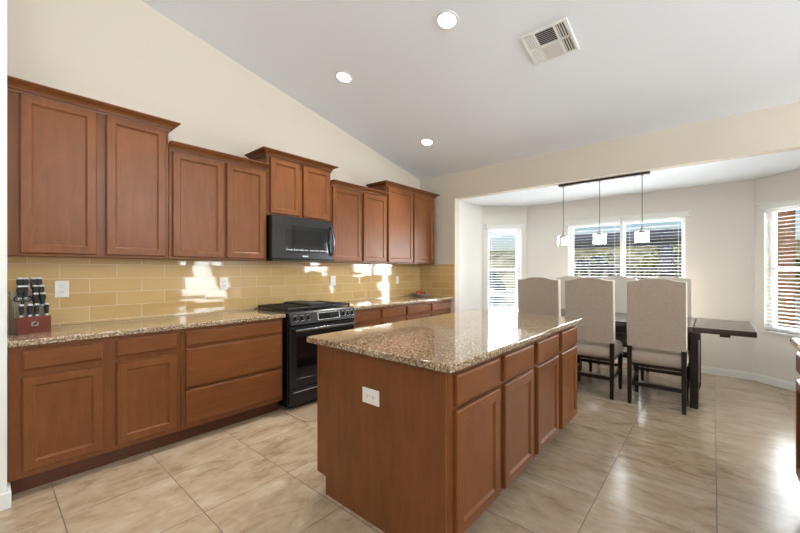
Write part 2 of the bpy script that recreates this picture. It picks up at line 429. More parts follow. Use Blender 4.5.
# ---------------------------------------------------------------- room shell
YB, K, ZC, ZN, XJ = 4.7103, .20505, 2.8045, 2.4076, .673
XR, YR = 7.6, -3.2
zc = lambda y: ZC + K * (YB - y)
YK = -1.0
b = bm_(); box(b, -.12, XR + .12, YR - .12, 6.3, -.1, 0); struct('floor', b, 'floor')
b = bm_()
prism(b, [(YB + .0, ZC), (YK, zc(YK)), (YR, zc(YK)), (YR, zc(YK) + .12), (YK, zc(YK) + .12), (YB, ZC + .12)], 0, 0, XR)
struct('ceiling', b, 'ceiling')
b = bm_(); prism(b, [(YR, 0), (YB + .12, 0), (YB + .12, ZC + .1), (YB, ZC + .12), (YK, zc(YK) + .12), (YR, zc(YK) + .12)], 0, -.12, 0)
struct('wall_left', b, 'wall')
def wall_local(b, L, z0, z1, th, holes, mat):
    """wall along local u in 0..L, v in 0..th outward; holes (u0,u1,z0,z1)"""
    us = [0] + [h for q in sorted(holes) for h in q[:2]] + [L]
    for i in range(0, len(us), 2): box(b, us[i], us[i + 1], 0, th, z0, z1, mat=mat)
    for q in holes:
        box(b, q[0], q[1], 0, th, z0, q[2], mat=mat); box(b, q[0], q[1], 0, th, q[3], z1, mat=mat)
def frame2(A, B):
    A, B = Vector((A[0], A[1], 0)), Vector((B[0], B[1], 0)); d = (B - A).normalized()
    n = Vector((-d.y, d.x, 0))
    m = Matrix(((d.x, n.x, 0, A.x), (d.y, n.y, 0, A.y), (0, 0, 1, 0), (0, 0, 0, 1)))
    return m, (B - A).length
XO = 4.597                                                   # right side of the opening
b = bm_(); box(b, 0, XJ, YB, YB + .12, 0, ZC + .1); box(b, XO, XR, YB, YB + .12, 0, ZC + .1); box(b, XJ, XO, YB, YB + .12, ZN, ZC + .1)
struct('wall_back', b, 'wall')
# bay nook
PA, PB, PC, PD = (XJ, 5.555), (1.252, 6.06), (4.019, 6.06), (XO, 5.555)
b = bm_(); box(b, XJ - .12, XJ, YB + .12, 5.60, 0, ZN + .1); struct('wall_nook_side_left', b, 'wall_nook')
b = bm_(); box(b, XO, XO + .12, YB + .12, 5.60, 0, ZN + .1); struct('wall_nook_side_right', b, 'wall_nook')
HZ0, HZ1 = .62, 2.04
m1, L1 = frame2(PA, PB); m2, L2 = frame2(PB, PC); m3, L3 = frame2(PC, PD)
H1 = (.10, .668, HZ0, HZ1); H2 = (1.915 - PB[0], 3.37 - PB[0], HZ0, HZ1); H3 = (L3 - .668, L3 - .10, HZ0, HZ1)
H3 = (.10, .668, HZ0, HZ1)
b = bm_(); wall_local(b, L1, 0, ZN + .1, .14, [H1], m1); struct('wall_bay_left', b, 'wall_nook')
b = bm_(); wall_local(b, L2, 0, ZN + .1, .14, [H2], m2); struct('wall_bay_back', b, 'wall_nook')
b = bm_(); wall_local(b, L3, 0, ZN + .1, .14, [H3], m3); struct('wall_bay_right', b, 'wall_nook')
b = bm_(); prism(b, [(XJ, YB + .12), (XO, YB + .12), (XO, 5.6), (4.1, 6.18), (1.17, 6.18), (XJ, 5.6)], 2, ZN, ZN + .1); struct('ceiling_nook', b, 'ceiling')
# right and rear walls of the great room; rear and high openings added for light
b = bm_()
mR = Matrix(((0, 1, 0, XR), (-1, 0, 0, YB), (0, 0, 1, 0), (0, 0, 0, 1)))
wall_local(b, YB - YR, 0, 4.1, .12, [(.10, 1.02, .06, 2.1), (YB - 3.5, YB - 1.1, 2.4, 3.1), (YB + .6, YB + 2.8, 1.7, 2.85)], mR); struct('wall_right', b, 'wall')
mF = Matrix(((-1, 0, 0, XR), (0, -1, 0, YR), (0, 0, 1, 0), (0, 0, 0, 1)))
b = bm_(); wall_local(b, XR, 0, 4.1, .12, [(XR - 5.15, XR - 1.65, .06, 2.5)], mF); struct('wall_rear', b, 'wall')
# wall stub beside the cabinets, left edge of the photo
b = bm_(); box(b, 0, .69, -.10, .0905, 0, 3.75); struct('wall_stub', b, 'white')
# baseboards
def bb(name, segs):
    b = bm_()
    for m, u0, u1 in segs:
        box(b, u0, u1, -.016, .001, 0, .068, mat=m); box(b, u0, u1, -.011, .001, .068, .088, .004, mat=m)
    struct(name, b, 'white')
bb('baseboard_bay_back', [(m2, 0, L2)]); bb('baseboard_bay_left', [(m1, 0, L1)]); bb('baseboard_bay_right', [(m3, 0, L3)])
mJ, LJ = frame2((XJ, YB + .0), (XJ, 5.555)); bb('baseboard_nook_left', [(mJ, .0, LJ)])
mJ2, _ = frame2((XO, 5.555), (XO, YB)); bb('baseboard_nook_right', [(mJ2, .0, LJ)])
b = bm_(); box(b, .691, .706, -.10, .106, 0, .09, .003); box(b, .56, .6905, .091, .106, 0, .09, .003); struct('baseboard_stub', b, 'white')
# backsplash
b = bm_(); box(b, 0, .008, .091, YB, .9, 1.4105); struct('trim_1', b, 'tile_y')
b = bm_(); box(b, .008, XJ - .006, YB - .008, YB, .9, 1.4105); struct('trim_2', b, 'tile_x')

# ---------------------------------------------------------------- windows and blinds
def window(n, m, H, rail, mull=None, vout=.14):
    u0, u1, z0, z1 = H; f = .045; v0, v1 = vout - .07, vout - .015
    b = bm_()
    box(b, u0, u1, v0, v1, z0, z0 + f, .004, mat=m); box(b, u0, u1, v0, v1, z1 - f, z1, .004, mat=m)
    box(b, u0, u0 + f, v0, v1, z0 + f, z1 - f, .004, mat=m); box(b, u1 - f, u1, v0, v1, z0 + f, z1 - f, .004, mat=m)
    w_ = struct(f'window_{n}', b, 'vinyl')
    if rail:
        b = bm_(); box(b, u0 + f, u1 - f, v0, v1, rail - .022, rail + .022, .004, mat=m); obj('meeting_rail', b, 'vinyl', w_)
    if mull:
        for q in mull:
            b = bm_(); box(b, q - .03, q + .03, v0 - .004, v1, z0 + f, z1 - f, .004, mat=m); obj('mullion', b, 'vinyl', w_)
    b = bm_(); box(b, u0 + f, u1 - f, v1 - .03, v1 - .024, z0 + f, z1 - f, mat=m); obj('pane', b, 'pane', w_)
    b = bm_(); box(b, u0 - .015, u1 + .015, -.03, vout - .07, z0 - .022, z0, .004, mat=m); obj('sill', b, 'white', w_)
    return w_
window(1, m1, H1, 1.325); window(2, m2, H2, None, [(H2[0] + H2[1]) / 2]); window(3, m3, H3, 1.325)
window(4, mR, (.10, 1.02, .06, 2.1), 1.08, [.56], .12)
window(5, mR, (YB + .6, YB + 2.8, 1.7, 2.85), None, [YB + 1.7], .12)  # unseen window, made up to house the high right fill
window(7, mR, (YB - 3.5, YB - 1.1, 2.4, 3.1), None, [YB - 2.3], .12)  # invented clerestory window, added to frame the upper fill
window(6, mF, (XR - 5.15, XR - 1.65, .06, 2.5), None, [XR - 3.4], .12)  # unseen rear window, added to go with the rear uplight

def blind(label, m, u0, u1, z0, z1, group='white slatted window blinds'):
    A = m @ Vector(((u0 + u1) / 2, .03, z0))
    t = thing('window_blind', label, 'blind', A, group)
    b = bm_(); n = int((z1 - z0 - .09) / .0435)
    for i in range(n):
        z = z0 + .04 + .0435 * i
        R = m @ Matrix.Translation((0, .035, z)) @ Matrix.Rotation(math.radians(4), 4, 'X')
        box(b, u0 + .004, u1 - .004, -.024, .024, -.0014, .0014, mat=R)
    obj('slats', b, 'slat', t, smooth=0)
    b = bm_(); box(b, u0 + .004, u1 - .004, .012, .058, z0 + .006, z0 + .022, .003, mat=m); obj('bottom_rail', b, 'slat', t)
    for q in (u0 + .07, u1 - .07):
        b = bm_(); box(b, q - .0006, q + .0006, .010, .0115, z0 + .02, z1 - .05, mat=m); box(b, q - .0006, q + .0006, .058, .060, z0 + .02, z1 - .05, mat=m); obj('ladder_cord', b, 'slat', t)
    b = bm_(); box(b, u0 + .002, u1 - .002, .008, .062, z1 - .05, z1 - .002, .003, mat=m); obj('headrail', b, 'slat', t)
    return t
def valance(t, m, u0, u1, z0, z1):
    b = bm_(); box(b, u0, u1, -.035, -.002, z0, z1 - .018, .004, mat=m); box(b, u0 - .012, u1 + .012, -.047, -.002, z1 - .018, z1, .004, mat=m)
    obj('valance', b, 'white', t)
t = blind('narrow white slatted blind over the tall window on the angled wall left of the chairs', m1, H1[0] + .008, H1[1] - .008, HZ0, HZ1)
valance(t, m1, H1[0] - .03, H1[1] + .03, HZ1 - .02, 2.10)
mid = (H2[0] + H2[1]) / 2
t = blind('white slatted blind in the left half of the wide window behind the pendants', m2, H2[0] + .008, mid - .025, HZ0, HZ1)
valance(t, m2, H2[0] - .045, mid - .013, HZ1 - .02, 2.10)
t = blind('white slatted blind in the right half of the wide window, ramada post behind it', m2, mid + .025, H2[1] - .008, HZ0, HZ1)
valance(t, m2, mid + .013, H2[1] + .045, HZ1 - .02, 2.10)
t = blind('white slatted blind on the angled window at the right edge, brick pillar behind', m3, H3[0] + .008, H3[1] - .008, HZ0, HZ1)
valance(t, m3, H3[0] - .03, H3[1] + .03, HZ1 - .02, 2.10)
# thin white wand between the two sashes of the wide window
b = bm_(); box(b, mid - .022, mid + .022, .004, .07, HZ0, HZ1, .003, mat=m2); struct('trim_3', b, 'vinyl')

# ---------------------------------------------------------------- cabinets
XUF = .330
def face_map(x, sgn=1):
    return lambda u, v, d: (x + sgn * d, u, v)
def shaker(name, parent, mp, u0, u1, v0, v1, th=.026, w=.056, mat='wood'):
    e = .006
    b = bm_()
    L = [(u0, u1, v0, v1, 0), (u0, u1, v0, v1, th - e), (u0 + e, u1 - e, v0 + e, v1 - e, th),
         (u0 + w - e, u1 - w + e, v0 + w - e, v1 - w + e, th), (u0 + w + .005, u1 - w - .005, v0 + w + .005, v1 - w - .005, th - .0105),
         (u0 + w + .005, u1 - w - .005, v0 + w + .005, v1 - w - .005, .004)]
    rects(b, L, mp, cap_last=False)
    d = obj(name, b, mat, parent, smooth=20)
    b = bm_(); k = w + .0053
    rects(b, [(u0 + k, u1 - k, v0 + k, v1 - k, .004), (u0 + k, u1 - k, v0 + k, v1 - k, th - .011)], mp)
    obj('door_panel', b, mat, d, smooth=20)
    return d
def slab(name, parent, mp, u0, u1, v0, v1, th=.026, mat='wood_h'):
    e = .010; b = bm_()
    rects(b, [(u0, u1, v0, v1, 0), (u0, u1, v0, v1, th - .007), (u0 + e * .45, u1 - e * .45, v0 + e * .45, v1 - e * .45, th - .003), (u0 + e, u1 - e, v0 + e, v1 - e, th)], mp)
    return obj(name, b, mat, parent, smooth=20)
def crown(parent, y0, y1, xf, zb, zt, left, right):
    h = zt - zb
    prof = [(0, zb - .010), (.009, zb - .010), (.010, zb + .06 * h), (.005, zb + .08 * h), (.006, zb + .16 * h), (.019, zb + .18 * h), (.020, zb + .28 * h), (.014, zb + .31 * h),
            (.018, zb + .42 * h), (.027, zb + .56 * h), (.041, zb + .68 * h), (.050, zb + .71 * h), (.050, zb + .77 * h), (.064, zb + .80 * h), (.068, zb + .86 * h), (.068, zt - .003), (.065, zt), (0, zt)]
    b = bm_(); cols = []
    for o, z in prof:
        p = []
        if left: p += [(.012, y0 - o), (xf + o, y0 - o)]
        else: p += [(xf + o, y0)]
        if right: p += [(xf + o, y1 + o), (.012, y1 + o)]
        else: p += [(xf + o, y1)]
        cols.append([b.verts.new((x, y, z)) for x, y in p])
    n = len(cols)
    for k in range(n):
        A, B = cols[k], cols[(k + 1) % n]
        for i in range(len(A) - 1): b.faces.new((A[i], A[i + 1], B[i + 1], B[i]))
    b.faces.new([c[0] for c in cols]); b.faces.new([c[-1] for c in cols])
    obj('crown_molding', b, 'wood_h', parent, smooth=22)
ZU = 1.411
def upper(label, y0, y1, doors, zb, zd, zt, left, right):
    t = thing('upper_cabinet', label, 'cabinet', (0, (y0 + y1) / 2, zb), 'wall cabinets over the left counter')
    b = bm_(); box(b, .009, XUF, y0 + .001, y1 - .001, zb, zt - .012, .002)
    obj('body', b, 'wood', t)
    mp = face_map(XUF)
    for a, c in doors: shaker('door', t, mp, a, c, zb + .016, zd)
    crown(t, y0 + (0 if left else .001), y1 - (0 if right else .001), XUF, zd + .006, zt, left, right)
    return t
TD, TC, SD, SC = 2.436, 2.505, 2.282, 2.35
upper('tall two-door wood wall cabinet at the far left, next to the white wall edge', .093, .983, [(.155, .53), (.584, .958)], ZU, TD, TC, False, True)
upper('lower two-door wood wall cabinet left of the microwave, second from the left', .983, 1.828, [(1.008, 1.408), (1.435, 1.80)], ZU, SD, SC, False, False)
upper('short raised two-door wood wall cabinet directly above the microwave', 1.828, 2.612, [(1.858, 2.191), (2.238, 2.586)], 1.868, TD, TC, True, True)
upper('lower two-door wood wall cabinet just right of the microwave', 2.612, 3.542, [(2.632, 3.076), (3.115, 3.525)], ZU, SD, SC, False, False)
upper('tall two-door wood wall cabinet in the far corner, rightmost on the wall', 3.542, 4.652, [(3.569, 4.093), (4.123, 4.623)], ZU, TD, TC, True, True)

XF = .605
def base(name, label, y0, y1, cols, sgn=1, xf=XF, xb=.01, group='base cabinets along the left wall', toe=True):
    t = thing(name, label, 'cabinet', ((xf + xb) / 2, (y0 + y1) / 2, 0), group)
    b = bm_(); xa, xc = sorted((xb, xf))
    box(b, xa, xc, y0 + .001, y1 - .001, .105, .874, .002); obj('body', b, 'wood', t)
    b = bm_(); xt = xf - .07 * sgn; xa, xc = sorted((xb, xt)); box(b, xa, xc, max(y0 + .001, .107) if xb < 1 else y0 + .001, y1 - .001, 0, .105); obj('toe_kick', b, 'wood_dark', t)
    mp = face_map(xf, sgn)
    for (a, c, rows) in cols:
        for kind, v0, v1 in rows:
            if kind == 'd': slab('drawer', t, mp, a, c, v0, v1)
            else: shaker('door', t, mp, a, c, v0, v1)
    return t
DD = [('d', .735, .848), ('o', .145, .692)]
base('base_cabinet', 'wood base cabinet with two drawers over two doors below the knife block', .093, .982, [(.152, .520, DD), (.590, .950, DD)])
base('drawer_base_cabinet', 'wide wood base cabinet of three drawers left of the range', .982, 1.836, [(1.011, 1.818, [('d', .743, .850), ('d', .425, .716), ('d', .148, .402)])])
base('base_cabinet', 'wood base cabinet right of the range, its top drawers seen over the island', 2.684, 3.606, [(2.70, 3.120, DD), (3.165, 3.585, DD)])
base('base_cabinet', 'wood base cabinet in the far corner beside the nook opening', 3.606, 4.70, [(3.636, 4.140, DD), (4.188, 4.660, DD)])

def worktop(name, label, x0, x1, y0, y1, z0=.876, z1=.914, group='granite worktops'):
    b = bm_(); box(b, x0, x1, y0, y1, z0, z1, .009, 3)
    return tag(obj(name, b, 'granite', smooth=40), label, 'worktop', group)
worktop('granite_worktop', 'speckled granite worktop left of the range, carrying the knife block', .009, .648, .093, 1.845)
worktop('granite_worktop', 'speckled granite worktop right of the range, carrying the fruit bowl', .009, .648, 2.676, 4.70)

# ---------------------------------------------------------------- island
X0, X1, Y0, Y1 = 1.84, 2.765, 1.322, 3.262
t = thing('kitchen_island', 'wood kitchen island with four drawers and four doors on its right side', 'kitchen island', ((X0 + X1) / 2, (Y0 + Y1) / 2, 0))
b = bm_(); box(b, X0 + .02, X1, Y0 + .019, Y1, .105, .874, .002); obj('body', b, 'wood', t)
b = bm_(); prism(b, [(X0, .108), (1.924, .108), (1.924, 0), (X1 - .075, 0), (X1 - .075, .105), (X1 - .002, .105), (X1 - .002, .874), (X0, .874)], 1, Y0, Y0 + .018, .002)
obj('end_panel', b, 'wood', t)
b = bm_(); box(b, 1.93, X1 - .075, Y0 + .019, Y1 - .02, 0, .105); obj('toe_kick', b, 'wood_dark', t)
mp = face_map(X1)
for a, c in ((1.379, 1.799), (1.867, 2.277), (2.355, 2.768), (2.85, 3.242)):
    slab('drawer', t, mp, a, c, .708, .850, .027); shaker('door', t, mp, a, c, .122, .690, .027, .058)
# finished face on the range side
mpL = face_map(X0 + .02, -1)
for a, c in ((1.36, 1.98), (2.0, 2.6), (2.62, 3.24)): shaker('back_panel', t, mpL, a, c, .125, .85, .014, .06)
worktop('island_worktop', 'large speckled granite island top with glossy window reflections', 1.769, 2.811, 1.292, 3.3265)

# ---------------------------------------------------------------- outlets
def outlet(label, origin, U, V, Nn, w, h, kind='outlet', sock=2, cat='outlet'):
    """U,V,Nn: axes; plate width along U, height along V; sockets stacked along the longer side"""
    o = Vector(origin); U, V, Nn = Vector(U), Vector(V), Vector(Nn)
    mt = Matrix(((U.x, V.x, Nn.x, o.x), (U.y, V.y, Nn.y, o.y), (U.z, V.z, Nn.z, o.z), (0, 0, 0, 1)))
    t = thing('wall_outlet' if kind == 'outlet' else 'light_switch', label, cat, o, 'white outlet plates')
    b = bm_(); box(b, -w / 2, w / 2, -h / 2, h / 2, 0, .006, .003, 2, mat=mt); obj('cover_plate', b, 'plate', t)
    if kind == 'switch':
        b = bm_(); box(b, -.017, .017, -.033, .033, .006, .010, .002, mat=mt); obj('rocker', b, 'plate', t); return t
    horiz = w > h
    for s in (-1, 1):
        cx, cy = (s * .021, 0) if horiz else (0, s * .021)
        b = bm_(); a, c = (.014, .017) if horiz else (.017, .014)
        box(b, cx - a, cx + a, cy - c, cy + c, .006, .009, .004, 2, mat=mt); r = obj('socket', b, 'plate', t)
        b = bm_()
        for q in (-.006, .006):
            if horiz: box(b, cx - .004, cx + .004, cy + q - .0012, cy + q + .0012, .009, .0095, mat=mt)
            else: box(b, cx + q - .0012, cx + q + .0012, cy - .001, cy + .007, .009, .0095, mat=mt)
        cyl(b, mt @ Vector((cx + (.008 if horiz else 0), cy - (0 if horiz else .007), .009)), mt @ Vector((cx + (.008 if horiz else 0), cy - (0 if horiz else .007), .0095)), .0025, seg=8)
        obj('slots', b, 'slot', r)
    return t
outlet('white outlet plate set sideways on the near end of the island', (2.303, Y0 - .0003, .662), (1, 0, 0), (0, 0, 1), (0, -1, 0), .122, .08)
UY, VZ, NX = (0, 1, 0), (0, 0, 1), (1, 0, 0)
outlet('white outlet on the tiled backsplash right of the knife block', (.0085, .386, 1.178), UY, VZ, NX, .078, .122)
outlet('white outlet on the tiled backsplash left of the range', (.0085, 1.552, 1.185), UY, VZ, NX, .078, .122)
outlet('white outlet on the tiles just right of the microwave and above the range', (.0085, 2.905, 1.185), UY, VZ, NX, .078, .122)
outlet('white rocker switch on the tiles near the far corner above the fruit bowl', (.0085, 4.135, 1.172), UY, VZ, NX, .072, .118, 'switch', cat='light switch')

# ---------------------------------------------------------------- range
RY0, RY1 = 1.868, 2.668
rm = (RY0 + RY1) / 2
t = thing('gas_range', 'black stainless gas range between the left base cabinets', 'range', (.33, rm, 0))
b = bm_(); box(b, .03, .635, RY0, RY1, .03, .892, .003); obj('body', b, 'blk', t)
b = bm_(); box(b, .025, .655, RY0 - .004, RY1 + .004, .893, .922, .005, 2); obj('cooktop', b, 'blk', t)
for yy in (RY0 + .06, RY1 - .06):
    for xx in (.10, .57):
        b = bm_(); cyl(b, (xx, yy, 0), (xx, yy, .03), .018, seg=10); obj('foot', b, 'blk', t)
# burners and grates
for xx, yy, r in ((.20, RY0 + .15, .045), (.47, RY0 + .15, .055), (.33, rm, .05), (.20, RY1 - .15, .045), (.47, RY1 - .15, .055)):
    b = bm_(); lathe(b, [(0, 0), (r, 0), (r, .008), (r * .75, .014), (0, .016)], 20, (xx, yy, .922)); obj('burner', b, 'iron', t)
for k in range(3):
    a = RY0 + .012 + k * (RY1 - RY0 - .02) / 3; c = a + (RY1 - RY0 - .02) / 3 - .006
    b = bm_()
    for xx in (.06, .60): box(b, xx, xx + .014, a, c, .938, .956, .003)
    for yy in (a, c - .014): box(b, .06, .614, yy, yy + .014, .938, .956, .003)
    box(b, .33, .342, a, c, .940, .955, .002)
    for q in (.25, .5, .75): box(b, .06, .614, a + (c - a) * q - .006, a + (c - a) * q + .006, .942, .958, .002)
    for xx in (.065, .60):
        for yy in (a + .002, c - .016): box(b, xx, xx + .012, yy, yy + .012, .9215, .94)
    obj('grate', b, 'iron', t)
b = bm_(); box(b, .10, .57, rm - .115, rm + .115, .957, .975, .006, 2); box(b, .12, .55, rm - .10, rm + .10, .975, .978, .001); obj('griddle_plate', b, 'iron', t)
# slanted control panel
def slx(z): return .700 - (z - .805) * .30
b = bm_(); prism(b, [(.636, .805), (.700, .805), (.674, .905), (.655, .921), (.636, .921)], 1, RY0 - .002, RY1 + .002, .003); obj('control_panel', b, 'blk_steel', t)
pn = Vector((1, 0, .26)).normalized()
def onpanel(y, z): return Vector((.700 - (z - .805) * .26, y, z))
up = Vector((-.26, 0, 1)).normalized()
def panelbox(y0, y1, z0, z1, d0, d1, bev=0):
    bb_ = bm_(); c = onpanel((y0 + y1) / 2, (z0 + z1) / 2)
    mt = Matrix(((0, up.x, pn.x, c.x), (1, up.y, pn.y, c.y), (0, up.z, pn.z, c.z), (0, 0, 0, 1)))
    box(bb_, -(y1 - y0) / 2, (y1 - y0) / 2, -(z1 - z0) / 2, (z1 - z0) / 2, d0, d1, bev, mat=mt); return bb_
d = obj('display_frame', panelbox(2.172, 2.452, .822, .897, -.002, .004, .002), 'steel', t)
obj('display', panelbox(2.182, 2.442, .829, .890, .004, .006, .001), 'glass_blk', d)
for yy in (1.925, 1.995, 2.065, 2.128, 2.505, 2.562, 2.62):
    if abs(yy - 2.128) < .01: continue
    c = onpanel(yy, .862); b = bm_(); cyl(b, c, c + pn * .010, .027, .025, 20); cyl(b, c + pn * .010, c + pn * .034, .0205, .0185, 20)
    kn = obj('knob', b, 'blk', t)
    b = bm_(); cyl(b, c + pn * .0005, c + pn * .006, .0285, .0285, 20); obj('knob_ring', b, 'steel', kn)
# oven door
b = bm_(); mpR = face_map(.636)
rects(b, [(RY0 + .004, RY1 - .004, .205, .792, 0), (RY0 + .004, RY1 - .004, .205, .792, .036), (RY0 + .010, RY1 - .010, .211, .786, .040),
          (RY0 + .075, RY1 - .075, .285, .690, .040), (RY0 + .080, RY1 - .080, .290, .685, .034)], mpR)
dr = obj('oven_door', b, 'blk_steel', t, smooth=20)
b = bm_(); box(b, .6705, .6725, RY0 + .081, RY1 - .081, .291, .684); obj('oven_window', b, 'glass_blk', dr)
b = bm_(); cyl(b, (.725, RY0 + .03, .752), (.725, RY1 - .03, .752), .014, seg=14)
for yy in (RY0 + .06, RY1 - .06): box(b, .675, .725, yy - .012, yy + .012, .744, .762, .003)
obj('handle', b, 'handle_steel', dr)
b = bm_(); rects(b, [(RY0 + .004, RY1 - .004, .035, .192, 0), (RY0 + .004, RY1 - .004, .035, .192, .034), (RY0 + .010, RY1 - .010, .041, .186, .038)], mpR)
wd = obj('warming_drawer', b, 'blk_steel', t, smooth=20)
b = bm_(); box(b, .674, .690, RY0 + .03, RY1 - .03, .162, .174, .003); obj('drawer_pull', b, 'steel', wd)

# ---------------------------------------------------------------- microwave
t = thing('microwave_oven', 'black stainless over-the-range microwave under the short middle cabinet', 'microwave', (.2, 2.22, 1.415))
b = bm_(); box(b, .012, .375, 1.842, 2.600, 1.428, 1.862, .004); obj('body', b, 'blk', t)
b = bm_(); mpM = face_map(.376)
rects(b, [(1.842, 2.600, 1.432, 1.862, 0), (1.842, 2.600, 1.432, 1.862, .022), (1.848, 2.594, 1.438, 1.856, .028)], mpM); dr = obj('door', b, 'blk_steel', t, smooth=20)
b = bm_(); box(b, .404, .407, 1.895, 2.545, 1.505, 1.775, .001); gw = obj('door_glass', b, 'mw_glass', dr)
b = bm_(); box(b, .407, .4078, 1.985, 2.42, 1.575, 1.735); obj('viewing_window', b, 'glass_blk', gw)
b = bm_()
for i in range(24):
    y = 2.00 + i * .0215
    if 2.245 < y < 2.265: continue
    box(b, .407, .4076, y, y + .009 + .004 * (i % 3), 1.520, 1.532)
    if i % 4 == 0: box(b, .407, .4076, y, y + .012, 1.538, 1.541)
obj('control_marks', b, 'bright_mark', gw)
b = bm_(); box(b, .404, .4045, 2.19, 2.262, 1.458, 1.470); obj('badge', b, 'bright_mark', dr)
b = bm_(); pts = []
for i in range(13):
    a = i / 12; pts.append((.408 + .042 * math.sin(PI * a) ** .7 + .004, 2.562, 1.478 + a * .325))
tube(b, pts, .0135, 10); obj('handle', b, 'handle_steel', dr, smooth=50)
b = bm_(); prism(b, [(.05, 1.428), (.404, 1.428), (.404, 1.420), (.37, 1.408), (.05, 1.415)], 1, 1.85, 2.592, .002); obj('vent_grille', b, 'blk', t)

# ---------------------------------------------------------------- floor mat
b = bm_(); 
def rrect(x0, x1, y0, y1, r, n=5):
    out = []
    for cx, cy, a0 in ((x1 - r, y1 - r, 0), (x0 + r, y1 - r, PI / 2), (x0 + r, y0 + r, PI), (x1 - r, y0 + r, 1.5 * PI)):
        out += [(cx + r * math.cos(a0 + PI / 2 * i / n), cy + r * math.sin(a0 + PI / 2 * i / n)) for i in range(n + 1)]
    return out
t = thing('floor_mat', 'beige woven floor mat on the tiles in front of the range', 'mat', (.83, 2.27, 0))
prism(b, rrect(.645, 1.00, 1.83, 2.71, .04), 2, .0005, .009, .003); obj('border', b, 'mat_edge', t)
b = bm_(); prism(b, rrect(.662, .983, 1.848, 2.692, .03), 2, .009, .0105); obj('weave', b, 'mat', t)

# ---------------------------------------------------------------- knife block and knives
KA = math.atan2(.048, .155)                                # turned a little toward the corner
kroot = thing('knife_block', 'reddish wooden knife block on the counter beside the white wall edge', 'knife block', (0, 0, 0))
# local frame: +x toward the room, y along the wall, origin middle of the front bottom edge
b = bm_(); box(b, -.046, 0, -.082, .082, 0, .105, .003, 2); obj('block', b, 'knife_wood', kroot)
for xa, xb, zz in ((-.071, -.0465, .165), (-.096, -.0715, .215), (-.121, -.0965, .265)):
    b = bm_(); box(b, xa, xb, -.080, .080, 0, zz, .003, 2); obj('riser', b, 'riser', kroot)
b = bm_(); box(b, 0, .003, -.017, .017, .045, .070, .001); e_ = obj('emblem_plate', b, 'steel', kroot)
b = bm_(); box(b, .003, .0034, -.009, .009, .052, .064); obj('emblem', b, 'knife_blk', e_)
KM = Matrix.Translation((.352, .222, .9145)) @ Matrix.Rotation(KA, 4, 'Z')
def make_knife(kind, L, r):
    t = thing('kitchen_knife' if kind == 'k' else 'steak_knife', '', 'knife')
    b = bm_()
    prism(b, [(-r * .7, 0), (-r * .75, L * .15), (-r, L * .45), (-r * .9, L * .75), (-r * 1.1, L), (r * 1.05, L), (r * .85, L * .7), (r * .95, L * .4), (r * .75, L * .12), (r * .7, 0)], 0, -r * .72, r * .72, r * .3, 2)
    obj('handle', b, 'knife_blk', t)
    b = bm_(); box(b, -r * .75, r * .75, -r * 1.12, r * 1.08, L, L + .010, .003, 2); obj('end_cap', b, 'cap', t)
    b = bm_(); box(b, -r * .6, r * .6, -r * .8, r * .8, -.012, 0, .001); obj('bolster', b, 'cap', t)
    for q in (.3, .6):
        b = bm_(); cyl(b, (-r * .74, 0, L * q), (r * .74, 0, L * q), .0022, seg=8); obj('rivet', b, 'steel', t)
    return t
KP = make_knife('k', .066, .0125); SP = make_knife('s', .058, .0095)
used = set()
ordn = ['leftmost', 'second from left', 'third from left', 'rightmost']
def put(proto, x, y, z, lean, label, group):
    o = dup(proto, label, group) if proto.name in used else proto
    used.add(proto.name); o['label'] = label; o['group'] = group
    o.matrix_world = KM @ Matrix.Translation((x, y, z)) @ Matrix.Rotation(math.radians(lean), 4, 'Y')
for i, y in enumerate((-.034, -.006, .031, .061)):
    put(KP, -.108, y, .2785, 5, f'black knife handle with steel cap, {ordn[i]} in top row of the block', 'large knives in the block')
for i, y in enumerate((-.042, -.017, .033, .062)):
    put(KP, -.083, y, .2285, 5, f'black knife handle with steel cap, {ordn[i]} in second row of the block', 'large knives in the block')
for i, y in enumerate((.024, .060)):
    put(KP, -.0585, y, .1785, 5, f'black knife handle, {("left", "right")[i]} of the two in third row of the block', 'large knives in the block')
for i, y in enumerate((-.057, -.016, .017, .066)):
    put(SP, -.033, y + .003, .1185, 5, f'small steak knife handle behind, {ordn[i]} pair at front of the block', 'steak knives in the block')
    put(SP, -.013, y - .003, .1185, 5, f'small steak knife handle in front, {ordn[i]} pair at front of the block', 'steak knives in the block')
sc = thing('kitchen_scissors', 'black-handled kitchen scissors upright in the left of the knife block', 'scissors')
for s in (-1, 1):
    b = bm_(); pts = [(0, s * .021 + .021 * math.cos(a * PI / 8), .03 + .017 * math.sin(a * PI / 8)) for a in range(17)]
    tube(b, pts, .0042, 8); tube(b, [(0, s * .006, .017), (0, s * .003, -.02)], .004, 8); obj('finger_loop', b, 'knife_blk', sc)
sc.matrix_world = KM @ Matrix.Translation((-.0585, -.036, .1895)) @ Matrix.Rotation(math.radians(5), 4, 'Y')
kroot.matrix_world = KM

